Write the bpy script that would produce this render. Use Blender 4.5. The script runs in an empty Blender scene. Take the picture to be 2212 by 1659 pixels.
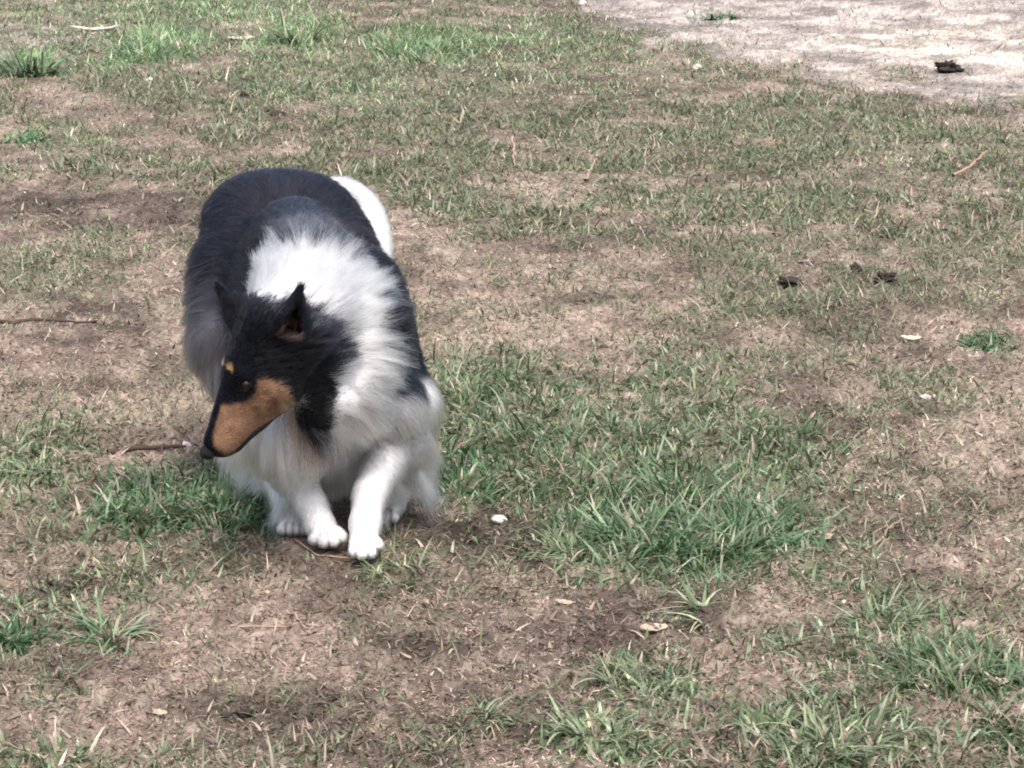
import bpy, math, numpy as np
from mathutils import Vector
rng = np.random.default_rng(7)
C = bpy.context.scene.collection
S = bpy.context.scene
PI = math.pi

# ------------------------------------------------------------------ camera, sky, sun, exposure
CAM_H, PITCH, F = 1.5, math.radians(13.3), 6756.0      # F: focal length in reference pixels (2212 wide)
cam = bpy.data.cameras.new('camera'); co = bpy.data.objects.new('camera', cam); C.objects.link(co)
co.location = (0, 0, CAM_H); co.rotation_euler = (PI/2 - PITCH, 0, 0)
cam.sensor_width = 36; cam.lens = F/2212*36; cam.clip_start = 0.05; cam.clip_end = 2000
S.camera = co
W = bpy.data.worlds.new("World"); S.world = W; W.use_nodes = True
nt = W.node_tree; bg = nt.nodes['Background']
sky = nt.nodes.new('ShaderNodeTexSky'); sky.sky_type = 'NISHITA'; sky.sun_disc = False
SUN_EL, SUN_AZ = math.radians(64), math.radians(168)      # azimuth from +Y, clockwise
sky.sun_elevation = SUN_EL; sky.sun_rotation = SUN_AZ; sky.air_density = 1.2; sky.dust_density = 6.0; sky.ozone_density = 0.6
nt.links.new(sky.outputs[0], bg.inputs[0]); bg.inputs[1].default_value = 0.15
sun = bpy.data.lights.new('sun', 'SUN'); so = bpy.data.objects.new('sun', sun); C.objects.link(so)
sun.energy = 1.8; sun.angle = math.radians(34); sun.color = (1.0, 0.97, 0.95)
sd = Vector((math.sin(SUN_AZ)*math.cos(SUN_EL), math.cos(SUN_AZ)*math.cos(SUN_EL), math.sin(SUN_EL)))
so.rotation_euler = sd.to_track_quat('Z', 'Y').to_euler()
S.view_settings.view_transform = 'Standard'; S.view_settings.look = 'None'
S.view_settings.exposure = 0.70; S.view_settings.gamma = 1; S.view_settings.use_curve_mapping = False
S.cycles.filter_width = 1.9
S.cycles.max_bounces = 10; S.cycles.diffuse_bounces = 4; S.cycles.transparent_max_bounces = 8
S.cycles.sample_clamp_indirect = 6

# ------------------------------------------------------------------ measuring helpers
cp, sp = math.cos(PITCH), math.sin(PITCH)
def ray(u, v):
    u = np.asarray(u, float); v = np.asarray(v, float)
    cx = (u-1106)/F; cy = (829.5-v)/F
    return cx, cp+cy*sp, -sp+cy*cp
def at(u, v, Y):
    dx, dy, dz = ray(u, v); t = Y/dy
    return np.array([dx*t, Y+0*dx, CAM_H+dz*t])
def gp(u, v, z=0.0):
    dx, dy, dz = ray(u, v); t = (z-CAM_H)/dz
    return np.array([dx*t, dy*t])
def proj(p):
    X = p[..., 0]; Y = p[..., 1]; Z = p[..., 2]-CAM_H
    d = Y*cp - Z*sp; h = Y*sp + Z*cp
    return 1106+F*X/d, 829.5-F*h/d

def hash2(ix, iy, seed):
    n = (ix.astype(np.int64)*374761393 + iy.astype(np.int64)*668265263 + seed*1442695041) & 0xffffffff
    n = ((n ^ (n >> 13))*1274126177) & 0xffffffff
    n = (n ^ (n >> 16)) & 0xffffffff
    return n/4294967295.0
def vnoise(x, y, seed=0):
    ix = np.floor(x); iy = np.floor(y); fx = x-ix; fy = y-iy
    fx = fx*fx*fx*(fx*(fx*6-15)+10); fy = fy*fy*fy*(fy*(fy*6-15)+10)
    a = hash2(ix, iy, seed); b = hash2(ix+1, iy, seed); c = hash2(ix, iy+1, seed); d = hash2(ix+1, iy+1, seed)
    return a*(1-fx)*(1-fy)+b*fx*(1-fy)+c*(1-fx)*fy+d*fx*fy
def fbm(x, y, seed=0, octv=4, gain=.5):
    s = 0; a = 1; t = 0
    for o in range(octv):
        s = s+a*vnoise(x*2**o+o*17.3, y*2**o-o*9.1, seed+o); t += a; a *= gain
    return s/t
def sstep(a, b, x):
    t = np.clip((x-a)/(b-a), 0, 1); return t*t*(3-2*t)

# ------------------------------------------------------------------ tagging, mesh and material helpers
def tag(o, label=None, cat=None, group=None, kind=None):
    for k, v in (('label', label), ('category', cat), ('group', group), ('kind', kind)):
        if v: o[k] = v
    return o
def mesh_obj(name, verts, faces, mat, parent=None, col=None, smooth=True):
    """verts (n,3); faces (m,k) with k = 3 or 4; col (n,3) optional point colour"""
    me = bpy.data.meshes.new(name); verts = np.asarray(verts, np.float32); faces = np.asarray(faces, np.int32)
    me.vertices.add(len(verts)); me.vertices.foreach_set('co', verts.ravel())
    k = faces.shape[1]; me.loops.add(faces.size); me.loops.foreach_set('vertex_index', faces.ravel())
    me.polygons.add(len(faces)); me.polygons.foreach_set('loop_start', np.arange(0, faces.size, k, dtype=np.int32))
    me.polygons.foreach_set('loop_total', np.full(len(faces), k, np.int32))
    me.polygons.foreach_set('use_smooth', np.full(len(faces), smooth))
    if col is not None:
        a = me.attributes.new('col', 'FLOAT_COLOR', 'POINT')
        cc = np.ones((len(verts), 4), np.float32); cc[:, :3] = col; a.data.foreach_set('color', cc.ravel())
    me.materials.append(mat); me.update(calc_edges=True)
    o = bpy.data.objects.new(name, me); C.objects.link(o)
    if parent: o.parent = parent
    return o
def new_mat(name):
    m = bpy.data.materials.new(name); m.use_nodes = True
    return m, m.node_tree, m.node_tree.nodes['Principled BSDF']

# ground material: point colour from the terrain, broken up by fine procedural grain
mg, n_, b_ = new_mat('soil'); L = n_.links.new; N = n_.nodes.new
at_ = N('ShaderNodeAttribute'); at_.attribute_name = 'col'
tc = N('ShaderNodeTexCoord')
def noise(scale, det=4, rough=.6):
    q = N('ShaderNodeTexNoise'); q.inputs['Scale'].default_value = scale; q.inputs['Detail'].default_value = det
    q.inputs['Roughness'].default_value = rough; L(tc.outputs['Object'], q.inputs['Vector']); return q
na = noise(140, 3); nb = noise(45, 4)
mr = N('ShaderNodeMapRange'); mr.inputs[1].default_value = .3; mr.inputs[2].default_value = .7; mr.inputs[3].default_value = .62; mr.inputs[4].default_value = 1.38
L(na.outputs[0], mr.inputs[0])
mx = N('ShaderNodeVectorMath'); mx.operation = 'SCALE'; L(at_.outputs['Color'], mx.inputs[0]); L(mr.outputs[0], mx.inputs['Scale'])
L(mx.outputs[0], b_.inputs['Base Color']); b_.inputs['Roughness'].default_value = .95; b_.inputs['Specular IOR Level'].default_value = .15
bp = N('ShaderNodeBump'); bp.inputs['Strength'].default_value = .6; bp.inputs['Distance'].default_value = .006; L(nb.outputs[0], bp.inputs['Height']); L(bp.outputs[0], b_.inputs['Normal'])

def leaf_mat(name, trans=.3, rough=.6, spec=.25):
    m, n_, b_ = new_mat(name); L = n_.links.new; N = n_.nodes.new
    a = N('ShaderNodeAttribute'); a.attribute_name = 'col'
    tc = N('ShaderNodeTexCoord'); q = N('ShaderNodeTexNoise'); q.inputs['Scale'].default_value = 60; L(tc.outputs['Object'], q.inputs['Vector'])
    mr = N('ShaderNodeMapRange'); mr.inputs[1].default_value = .3; mr.inputs[2].default_value = .7; mr.inputs[3].default_value = .8; mr.inputs[4].default_value = 1.2; L(q.outputs[0], mr.inputs[0])
    s = N('ShaderNodeVectorMath'); s.operation = 'SCALE'; L(a.outputs['Color'], s.inputs[0]); L(mr.outputs[0], s.inputs['Scale'])
    L(s.outputs[0], b_.inputs['Base Color']); b_.inputs['Roughness'].default_value = rough; b_.inputs['Specular IOR Level'].default_value = spec
    t = N('ShaderNodeBsdfTranslucent'); L(s.outputs[0], t.inputs[0])
    mm = N('ShaderNodeMixShader'); mm.inputs[0].default_value = trans; L(b_.outputs[0], mm.inputs[1]); L(t.outputs[0], mm.inputs[2])
    L(mm.outputs[0], n_.nodes['Material Output'].inputs['Surface']); return m
m_grass = leaf_mat('grass_blade', .3, .42, .55)
m_straw = leaf_mat('dry_litter', .12, .85, .15)

# ------------------------------------------------------------------ layout of the turf, measured as ground ellipses
def blob(x, y, u, v, ru, rv):
    """soft ellipse on the ground: centre and half sizes given by where they lie in the photo"""
    cx, cy = gp(u, v); rx = abs(gp(u+ru, v)[0]-cx); y0 = gp(u, v+rv)[1]; y1 = gp(u, max(v-rv, -300))[1]; ry = (y1-y0)/2; cy = (y0+y1)/2
    return np.exp(-(((x-cx)/rx)**2+((y-cy)/ry)**2)**1.5*.9)
# (u, v, ru, rv, cover, blade length factor, darkness)
LUSH = [(1180,880,300,90,.5,.4,.1),(1620,1080,160,90,.6,.5,.3),(1350,1560,300,60,.35,.45,0),(1900,1430,260,90,.4,.45,.1),(1100,120,500,90,.35,.35,0),(250,60,320,90,.45,.4,0),(1700,330,600,60,.25,.22,0),(1500,430,300,40,.25,.22,.1),(2000,1620,200,50,.5,.5,.1),(60,1350,110,70,.35,.5,.2),(300,1270,140,60,.3,.5,.1),(150,1090,160,60,.45,.45,.1),(1470,1130,280,110,1.0,1.0,.5),(1250,1000,340,120,.9,.55,.3),(1060,870,200,100,.9,.5,.2),(1500,880,190,100,.7,.4,.1),(1690,960,130,60,.8,.5,.5),
 (1540,1020,260,70,.7,.55,.3),(420,1090,230,75,1.0,.65,.8),(60,1010,130,110,.65,.5,.0),(1010,1020,110,70,1.0,.6,1.0),(885,1230,110,45,.38,.55,.2),
 (200,1300,150,80,.35,.6,.1),(40,1385,55,30,.7,.5,.7),(1400,1475,140,70,.6,.6,.1),(1270,1590,130,60,.5,.5,.0),(1340,1640,130,40,.6,.6,.0),(1030,1560,50,30,.5,.5,.1),
 (1790,1590,190,100,.75,.7,.0),(2080,1450,190,70,.9,.7,.3),(1930,1320,150,80,.55,.6,.2),(1700,1400,60,40,.4,.5,0),(2180,1590,60,40,.8,.6,.4),(1860,1190,80,30,.4,.4,0),
 (330,105,120,50,.9,1.0,.2),(60,140,70,30,.8,.9,.2),(640,80,110,60,.7,.7,.1),(920,100,150,40,.9,.9,.2),(430,25,260,40,.7,.5,.1),(700,180,300,60,.5,.4,.0),
 (1180,90,170,60,.55,.4,.2),(1540,38,70,15,.8,.5,.6),(2140,740,60,25,.7,.5,.4),(60,300,50,20,.8,.6,.6),(160,310,90,30,.5,.4,.1),(230,610,80,30,.4,.3,.2),
 (1560,800,120,40,.5,.4,0),(1440,740,130,50,.35,.3,0),(1080,655,120,20,.35,.3,.1),(100,1640,220,40,.5,.5,0),(110,590,200,60,.5,.3,0),(60,1190,60,30,.3,.3,0),(110,1540,50,30,.3,.4,0),(1450,1330,70,30,.12,.4,0),
 (560,1220,100,25,.25,.3,.2),(730,1600,60,30,.22,.4,0),(2050,830,120,40,.3,.3,0),(1650,1170,60,30,.4,.4,.2)]
OLIVE = [(1700,330,700,120,.8),(1900,520,420,120,.72),(1350,430,420,90,.6),(900,300,560,100,.55),(500,220,420,80,.5),(1250,160,260,60,.5),(400,370,330,50,.5),(1000,420,260,40,.55),
 (900,200,700,220,.35),(1750,650,420,50,.42),(1380,560,200,25,.25),(2000,720,300,50,.3),(1850,860,330,110,.38),(100,180,150,120,.35),(550,440,200,30,.3),(1300,860,420,140,.3),(2100,300,250,90,.7)]
BARE = [(210,720,270,170,.9),(150,450,320,50,.8),(350,470,120,35,.8),(800,1420,650,130,.8),(1040,1130,170,60,.9),(1300,600,330,40,.6),(980,640,130,80,.7),(1250,720,220,50,.5),(2120,980,170,110,.6),(2080,1190,180,70,.55),
 (300,980,230,50,.7),(1000,1300,300,70,.5),(1650,1300,200,30,.6),(420,1560,420,60,.7),(100,1250,130,40,.4),(1900,640,330,40,.4),(1650,560,300,30,.25),(880,560,60,80,.5)]
DARK = [(1060,1130,150,50,.55),(780,1240,180,40,.45),(350,465,100,28,.7),(180,430,180,22,.5),(730,1500,100,30,.45),(400,1220,200,30,.35),(1560,1225,90,22,.7),(1980,1250,100,28,.5),(640,1320,110,20,.25),(2150,1520,90,25,.4),
 (620,1550,200,40,.35),(300,240,200,14,.25),(520,190,180,12,.3),(900,1330,200,30,.2),(1130,950,120,20,.4),(1650,250,110,20,.2)]
DAMP = [(650,1400,700,200,.9),(1080,1150,260,80,1.0),(1900,1560,300,100,.8),(150,1600,300,120,.5),(350,440,330,60,.8),(1150,960,120,40,.7),(1560,1240,180,60,.7),(1650,1480,120,80,.5)]
def damp(x, y):
    r = 0*x
    for (u, v, ru, rv, c) in DAMP: r = np.maximum(r, blob(x, y, u, v, ru, rv)*c)
    return r*(.45+.75*sstep(.3, .6, fbm(x*6, y*4, 35, 4)))
def sand_mask(x, y):
    u, v = proj(np.stack([x, y, 0*x], -1))
    edge = np.interp(x/np.maximum(y, 1), [(q-1106)/F for q in (1150,1250,1400,1560,1700,1850,2000,2212,2600)], [-60,20,95,120,170,215,225,232,240])
    # the path edge is a curve on the ground: turned into a distance there
    ye = gp(1106+0*edge, edge)[1]
    w = (fbm(x*2.2, y*.9, 91, 4)-.5)*2.2+(fbm(x*9, y*5, 92, 4)-.5)*2.4
    return sstep(-.45, .65, (y-ye)+w*.75)
def ground_fields(x, y):
    lush = 0*x; hf = 0*x; dk = 0*x
    nz = fbm(x*9, y*5, 3, 4); nz2 = fbm(x*30, y*16, 8, 3)
    for (u, v, ru, rv, c, h, d) in LUSH:
        g = blob(x, y, u, v, ru, rv)*c
        hf = np.where(g > lush, h, hf); dk = np.where(g > lush, d, dk); lush = np.maximum(lush, g)
    lush = np.clip(lush*(1.2*sstep(.22, .56, nz+lush*.22)+.12), 0, 1)
    ol = 0*x
    for (u, v, ru, rv, c) in OLIVE: ol = np.maximum(ol, blob(x, y, u, v, ru, rv)*c)
    ol = np.maximum(ol*1.25, .24)+.12*(y > 7)
    bare = 0*x
    for (u, v, ru, rv, c) in BARE: bare = np.maximum(bare, blob(x, y, u, v, ru, rv)*c)
    ol = ol*(1-.8*bare)
    sand = sand_mask(x, y)
    ol = np.clip(ol*(.30+1.75*sstep(.39, .58, fbm(x*5.5, y*3.6, 21, 5, .66))), 0, 1)*(1-.93*sand)
    lush = lush*(1-.6*sand*(y > 9))
    dark = 0*x
    for (u, v, ru, rv, c) in DARK: dark = np.maximum(dark, blob(x, y, u, v, ru, rv)*c)
    dark = dark*sstep(.2, .6, fbm(x*14, y*8, 33, 3)+.15)
    return lush, hf, dk, ol, bare, sand, dark
PAWS = [gp(780, 1205), gp(708, 1178), gp(638, 1150), gp(840, 1128)]
# dents and clods: (u, v, half width m, depth m)
PITS = [(360,466,.06,.022),(395,470,.035,.02),(1118,492,.03,.02),(1210,492,.035,.02),(1300,490,.07,.022),(300,470,.05,.015),(735,1497,.03,.014),(700,1500,.025,.012),(560,1535,.03,.012),(1860,612,.04,.02),
 (1560,1232,.07,.016),(1985,1245,.05,.014),(600,242,.05,.02),(480,235,.05,.015),(1960,470,.05,.015),(1520,310,.05,.02),(620,330,.06,.02),(480,395,.05,.015),(270,460,.05,.015),(700,390,.05,.015),(1010,165,.06,.015),(150,45,.12,.03)]
def height(x, y, fine=True):
    h = (fbm(x*2.5, y*2.5, 51, 3)-.5)*.03 + (fbm(x*13, y*13, 52, 3)-.5)*.022*(.25+.75*np.clip((10.5-y)/4, 0, 1))
    if fine:
        far = np.clip((10.5-y)/4, 0, 1)
        h = h + (fbm(x*42, y*42, 53, 2)-.5)*.018*far
        r = 1-np.abs(fbm(x*24, y*24, 57, 2)*2-1); h = h + (r-.75)*.022*far
    for (u, v, w, dp) in PITS:
        cx, cy = gp(u, v); h = h - dp*np.exp(-(((x-cx)/w)**2+((y-cy)/(w*1.1))**2)**2)
    for q in PAWS:
        h = h*(1-.9*np.exp(-(((x-q[0])**2+(y-q[1])**2)/.05**2)))
    return h

# ------------------------------------------------------------------ ground: one sheet out to the horizon
ys = [2.9]
while ys[-1] < 14.5: ys.append(ys[-1]+max(.0038, ys[-1]**2/(1.5*3127)*1.15))
while ys[-1] < 900: ys.append(ys[-1]*1.06)
pre = [-700,-300,-120,-50,-20,-8,-3,0,1.2,2,2.5,2.75]
ys = np.array(pre+ys)
sx = np.concatenate([np.linspace(-.21, .21, 1150)])
ext = []; q = .21
while q < 60: q *= (1.006 if q < .40 else 1.09); ext.append(q)
sx = np.concatenate([-np.array(ext[::-1]), sx, np.array(ext)])
wy = np.maximum(ys, 3.2)
GX = sx[None, :]*wy[:, None]; GY = ys[:, None]+0*GX
near = (GY < 15) & (GY > 2.3) & (np.abs(GX) < 6)
Z = np.where(near, height(GX, GY), (fbm(GX*.2, GY*.2, 5, 3)-.5)*.06)
lush, hf, dk, ol, bare, sand, dark = ground_fields(GX, GY)
soil_a = np.array([.222, .175, .146]); soil_b = np.array([.118, .092, .079]); soil_c = np.array([.30, .243, .20])
t1 = fbm(GX*3, GY*2, 61, 4)[..., None]; t2 = fbm(GX*60, GY*45, 63, 3)[..., None]; t3 = fbm(GX*np.where(GY > 9, 12, 20), GY*np.where(GY > 9, 6, 14), 65, 3)[..., None]
col = soil_b+(soil_a-soil_b)*sstep(.3, .6, t1); col = col+(soil_c-col)*sstep(.5, .75, t3)*.7
col = col*(.55+.9*t2)
green = np.array([.130, .140, .090])
vg = np.clip(np.maximum(lush*.8, ol*.75), 0, 1)[..., None]
col = col+(green*(.7+.6*t2)-col)*vg*.8
sc = np.array([.30, .265, .245]); sc2 = np.array([.50, .45, .385])
cx, cy = gp(2040, 110); br = np.exp(-(((GX-cx)/.5)**2+((GY-cy)/1.0)**2))[..., None]*sstep(.3, .6, fbm(GX*5, GY*4, 67, 4))[..., None]
cx, cy = gp(110, 85); br2 = np.exp(-(((GX-cx)/.35)**2+((GY-cy)/.7)**2))[..., None]
grit = hash2(np.arange(GX.size).reshape(GX.shape), np.zeros(GX.shape), 5)[..., None]
sd_ = np.clip(sand[..., None]+br2*.7, 0, 1)
col = col+((sc+(sc2-sc)*br)*(.5+1.0*t2)*(.68+.64*t3)*(.75+.5*grit)*(1-.6*(grit > .988))-col)*sd_
col = col*(1-.55*dark[..., None])*(1-.42*damp(GX, GY)[..., None])*(.70+.52*sstep(.3, .62, fbm(GX*7, GY*6.5, 37, 4)))[..., None]
idx = np.arange(GX.size).reshape(GX.shape)
faces = np.stack([idx[:-1, :-1], idx[:-1, 1:], idx[1:, 1:], idx[1:, :-1]], -1).reshape(-1, 4)
g = mesh_obj('ground', np.stack([GX, GY, Z], -1).reshape(-1, 3), faces, mg, col=col.reshape(-1, 3)); tag(g, kind='structure')

# ------------------------------------------------------------------ blades
def ribbons(x, y, z, az, lean, ln, wd, bend, colr, seg=3, twist=0.0):
    """one strip of seg quads per blade; lean = start angle from vertical, bend = extra angle by the tip"""
    n = len(x); V = np.zeros((n, (seg+1)*2, 3)); Cc = np.zeros((n, (seg+1)*2, 3))
    px, py, pz = x.copy(), y.copy(), z.copy(); ca, sa = np.cos(az), np.sin(az)
    ta = az+PI/2+twist; wx, wy_ = np.cos(ta), np.sin(ta)
    for k in range(seg+1):
        t = k/seg; w = wd*.5*(1-t**2.2)*(1 if k < seg else 0)+wd*.04
        V[:, 2*k] = np.stack([px-wx*w, py-wy_*w, pz], -1); V[:, 2*k+1] = np.stack([px+wx*w, py+wy_*w, pz], -1)
        Cc[:, 2*k] = Cc[:, 2*k+1] = colr
        th = lean+bend*(t+.5/seg); s = ln/seg
        px = px+ca*np.sin(th)*s; py = py+sa*np.sin(th)*s; pz = pz+np.cos(th)*s
    b = (np.arange(n)*(seg+1)*2)[:, None]
    f = np.concatenate([b+np.array([2*k, 2*k+1, 2*k+3, 2*k+2])[None] for k in range(seg)], 1).reshape(-1, 4)
    return V.reshape(-1, 3), f, Cc.reshape(-1, 3)
def scatter(n, y0=2.8, y1=15.5, smax=.37, power=1.0):
    """points over the turf; power tilts the density towards the near side"""
    out_x, out_y = [], []
    t = rng.random(n); y = (y0**(2-power)+(y1**(2-power)-y0**(2-power))*t)**(1/(2-power)) if power != 2 else y0*(y1/y0)**t
    s = rng.random(n)*2-1; s = np.where(np.abs(s) < .7, s*.20/.7, np.sign(s)*(.20+(np.abs(s)-.7)/.3*(smax-.20)))   # thinner towards the sides
    return s*y, y
def pal(n, cols, w):
    cols = np.array(cols); w = np.array(w)/np.sum(w); c = cols[rng.choice(len(cols), n, p=w)]
    return c*(rng.normal(1, .16, (n, 1)).clip(.55, 1.6))
GREENS = [(.08,.13,.055),(.14,.20,.095),(.22,.29,.155),(.21,.255,.155),(.36,.42,.28)]
DEEP = [(.035,.085,.035),(.065,.14,.055),(.12,.22,.10),(.23,.34,.21)]
OLIVES = [(.13,.165,.085),(.18,.215,.12),(.25,.28,.175),(.10,.13,.065),(.30,.29,.20)]
STRAWS = [(.42,.335,.26),(.31,.23,.185),(.23,.17,.14),(.56,.48,.38),(.15,.11,.09),(.36,.265,.21)]

def cat(parts):
    V, Fc, Cc, o = [], [], [], 0
    for v, f, c in parts: V.append(v); Fc.append(f+o); Cc.append(c); o += len(v)
    return np.concatenate(V), np.concatenate(Fc), np.concatenate(Cc)
parts = []
# short turf
x, y = scatter(1620000, power=1.2)
lush, hf, dk, ol, bare, sand, dark = ground_fields(x, y)
k = rng.random(len(x)) < np.clip(ol*.62, 0, 1)
x, y, ol_, sand_ = x[k], y[k], ol[k], sand[k]; n = len(x)
ln = rng.gamma(4, .0055, n).clip(.008, .06)*(.8+.5*ol_)
cl = pal(n, OLIVES+GREENS[:2], [3,4,3,2,1.5,2.5,3]); ds = rng.random(n) < .22; cl[ds] = pal(ds.sum(), STRAWS, [2,2,1,1,1,1])
tone = (.8+.4*fbm(x*4, y*2.5, 77, 3))[:, None]; cl *= tone
parts.append(ribbons(x, y, height(x, y)-.002, rng.random(n)*2*PI, rng.normal(.95, .32, n).clip(.1, 1.45), ln, rng.uniform(.0018, .0042, n)*(1+.5*(y > 8)), rng.uniform(.2, 1.1, n), cl, 3, rng.normal(0, .5, n)))
# lush patches
x, y = scatter(1220000, power=1.3)
lush, hf, dk, ol, bare, sand, dark = ground_fields(x, y)
k = rng.random(len(x)) < np.clip(lush*.75, 0, 1)
x, y, lu, h_, d_ = x[k], y[k], lush[k], hf[k], dk[k]; n = len(x)
ln = (rng.gamma(6, .0080, n)).clip(.012, .13)*(.34+.70*h_)*(.6+.5*lu)
cl = pal(n, GREENS, [3,4,3,2,1.2]); dm = rng.random(n) < d_; cl[dm] = pal(dm.sum(), DEEP, [2,4,3,1.2])
ds = rng.random(n) < .12; cl[ds] = pal(ds.sum(), STRAWS, [3,1,1,2,.5,1])
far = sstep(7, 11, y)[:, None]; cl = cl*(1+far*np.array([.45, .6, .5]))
azc = 2*PI*fbm(x*7, y*7, 78, 2)*2
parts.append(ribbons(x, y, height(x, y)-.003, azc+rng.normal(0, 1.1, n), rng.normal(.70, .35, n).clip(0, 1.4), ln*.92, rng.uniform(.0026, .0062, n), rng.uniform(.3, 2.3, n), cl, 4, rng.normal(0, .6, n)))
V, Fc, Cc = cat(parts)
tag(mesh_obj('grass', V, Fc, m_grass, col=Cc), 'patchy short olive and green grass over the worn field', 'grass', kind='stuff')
# dry litter: curled flakes and bits of dead grass lying on the soil
parts = []
x, y = scatter(1000000, power=1.35)
lush, hf, dk, ol, bare, sand, dark = ground_fields(x, y)
k = rng.random(len(x)) < np.clip(.62-.25*lush-.42*sand-.1*ol, .05, 1)*(.35+.9*fbm(x*11, y*7, 81, 3))
x, y, sd1, dk1 = x[k], y[k], sand[k], dark[k]; n = len(x)
cl = pal(n, STRAWS, [3,4,4.5,1.2,5,3])*(1-.5*dk1[:, None]); cl = cl+(np.array([.45,.38,.36])-cl)*(sd1[:, None]*.8)
ln = rng.gamma(2, .0058, n).clip(.004, .06); cl = cl*(1-.36*damp(x, y)[:, None])*(.72+.45*sstep(.3, .62, fbm(x*7, y*6.5, 37, 4)))[:, None]
parts.append(ribbons(x, y, height(x, y)+.0005, rng.random(n)*2*PI, rng.normal(1.12, .25, n).clip(.4, 1.5), ln, rng.gamma(4, .0007, n).clip(.001, .007), rng.uniform(.0, 1.3, n), cl, 3, rng.normal(0, .9, n)))
# fine crumbs and fibres between the flakes
x, y = scatter(880000, power=1.75)
lush, hf, dk, ol, bare, sand, dark = ground_fields(x, y)
k = rng.random(len(x)) < np.clip(.85-.4*lush-.5*sand, .05, 1)
x, y = x[k], y[k]; n = len(x); cl = pal(n, STRAWS, [3,3,4,1.6,6,3])*(1-.36*damp(x, y)[:, None])*(.70+.5*sstep(.3, .62, fbm(x*7, y*6.5, 37, 4)))[:, None]
parts.append(ribbons(x, y, height(x, y)+.0008, rng.random(n)*2*PI, rng.normal(1.2, .3, n).clip(.2, 1.5), rng.gamma(2.5, .0026, n).clip(.003, .03), rng.gamma(4, .0005, n).clip(.0008, .004), rng.uniform(0, 1.5, n), cl, 2, rng.normal(0, .9, n)))
V, Fc, Cc = cat(parts)
tag(mesh_obj('dry_litter', V, Fc, m_straw, col=Cc), 'tan and brown bits of dead grass strewn over the bare soil', 'dead grass', kind='stuff')

# ------------------------------------------------------------------ tufts one can point at
def tuft(u, v, ru, n, ln, cols, w, label, spread=1.35, wd=(.0035, .0075), lean0=.25, depth=1.0):
    cx, cy = gp(u, v); r = ru/F*math.hypot(cy, CAM_H)
    nc = max(3, n//16); a = rng.random(nc)*2*PI; q = np.sqrt(rng.random(nc)); sxx = np.cos(a)*q*r; syy = np.sin(a)*q*r*depth
    ci = rng.integers(0, nc, n)
    x = sxx[ci]+rng.normal(0, .006, n); y = syy[ci]+rng.normal(0, .006, n)
    az = np.arctan2(y, x)+rng.normal(0, .9, n)
    rr = np.hypot(x, y)/max(r, 1e-3)
    lean = (lean0+spread*(.35*rr+rng.random(n)**1.3*.8)).clip(0, 1.45)
    L_ = ln*rng.gamma(9, 1/9, n).clip(.35, 1.7)
    z = height(x+cx, y+cy)-.003
    z0 = float(height(np.array([cx]), np.array([cy]))[0])
    V, Fc, Cc = ribbons(x, y, z-z0, az, lean, L_, rng.uniform(*wd, n), rng.uniform(.2, 2.1, n), pal(n, cols, w), 5, rng.normal(0, .5, n))
    o = mesh_obj('grass_tuft', V, Fc, m_grass, col=Cc); o.location = (cx, cy, z0)
    return tag(o, label, 'grass tuft', 'grass tufts in the worn turf')
DG = DEEP+[(.30,.34,.22)]; dw = [1,3,4,3.5,1]
LG = GREENS+[(.34,.36,.20),(.50,.46,.30)]; lw = [1,2,3,3,3,1.5,1]
tuft(1590,1170,110,520,.085,DG,dw,'big dark green grass tuft right of the dog, largest of all')
tuft(1420,1170,110,420,.075,DG,dw,'blue green tuft directly left of the largest dark tuft')
tuft(1250,1190,70,230,.06,LG,lw,'pale green tuft at the left end of the big clump')
tuft(240,1385,65,170,.07,DG+LG,dw+lw,'green tuft with tall blades at lower left, by the bare soil',wd=(.003,.007))
tuft(35,1395,45,150,.045,DEEP,[2,3,1,.5],'small dark green tuft cut by the left edge of the photo')
tuft(1530,1330,32,60,.055,LG,lw,'sparse pale tuft just below the biggest dark tuft',spread=1.4)
tuft(880,1240,75,90,.055,LG,lw,'thin light green tuft beside the front paw',spread=1.2,wd=(.002,.004))
tuft(1385,1490,80,170,.055,LG,lw,'yellow green tuft in the lower middle, near the bottom edge')
tuft(1290,1615,70,140,.05,LG,lw,'yellow green tuft at the bottom edge, left of centre right')
tuft(1035,1560,30,45,.045,LG,lw,'little green sprig standing in bare soil at bottom centre',wd=(.002,.004))
tuft(1800,1610,110,300,.06,LG,lw,'wide light green tuft at the bottom edge under the right half')
tuft(2060,1465,120,330,.06,GREENS+DEEP,[2,3,2,2,1,2,2,1,1],'thick green tuft near the lower right corner')
tuft(1920,1350,80,170,.055,LG,lw,'green tuft above the thick corner tuft at lower right')
tuft(1720,1400,35,45,.05,LG,lw,'slim pale tuft right of the dry husk, lower right')
tuft(65,160,55,150,.13,GREENS+DEEP[2:],[1,2,3,2,1,1,2],'tall upright tuft at the far upper left edge',wd=(.006,.012),spread=.7)
tuft(330,125,80,260,.10,GREENS+DEEP[1:],[2,3,3,2,1,1,2,1],'bright green tuft at upper left, second from the edge',wd=(.005,.01))
tuft(925,118,100,300,.085,GREENS+DEEP[1:],[2,3,3,2,1,1,2,1],'bright wide tuft at the top, above the dog',wd=(.005,.01))
tuft(640,95,50,110,.11,GREENS,[2,3,3,2,1],'upright tuft at the top, left of the wide one above the dog',wd=(.005,.009),spread=.6)
tuft(1540,42,40,120,.05,DEEP,[3,3,1,.3],'small dark green tuft on the grey path at the top',wd=(.005,.01))
tuft(2145,748,45,110,.05,DEEP,[2,3,2,1],'small dark tuft at the right edge, middle height')
tuft(60,308,35,90,.06,DEEP,[2,3,2,.5],'small dark tuft at the left edge, upper part')
tuft(480,1120,90,330,.055,DEEP,[2,4,3,1.5],'dark green tuft left of the hind paw under the chest fur')
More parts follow.
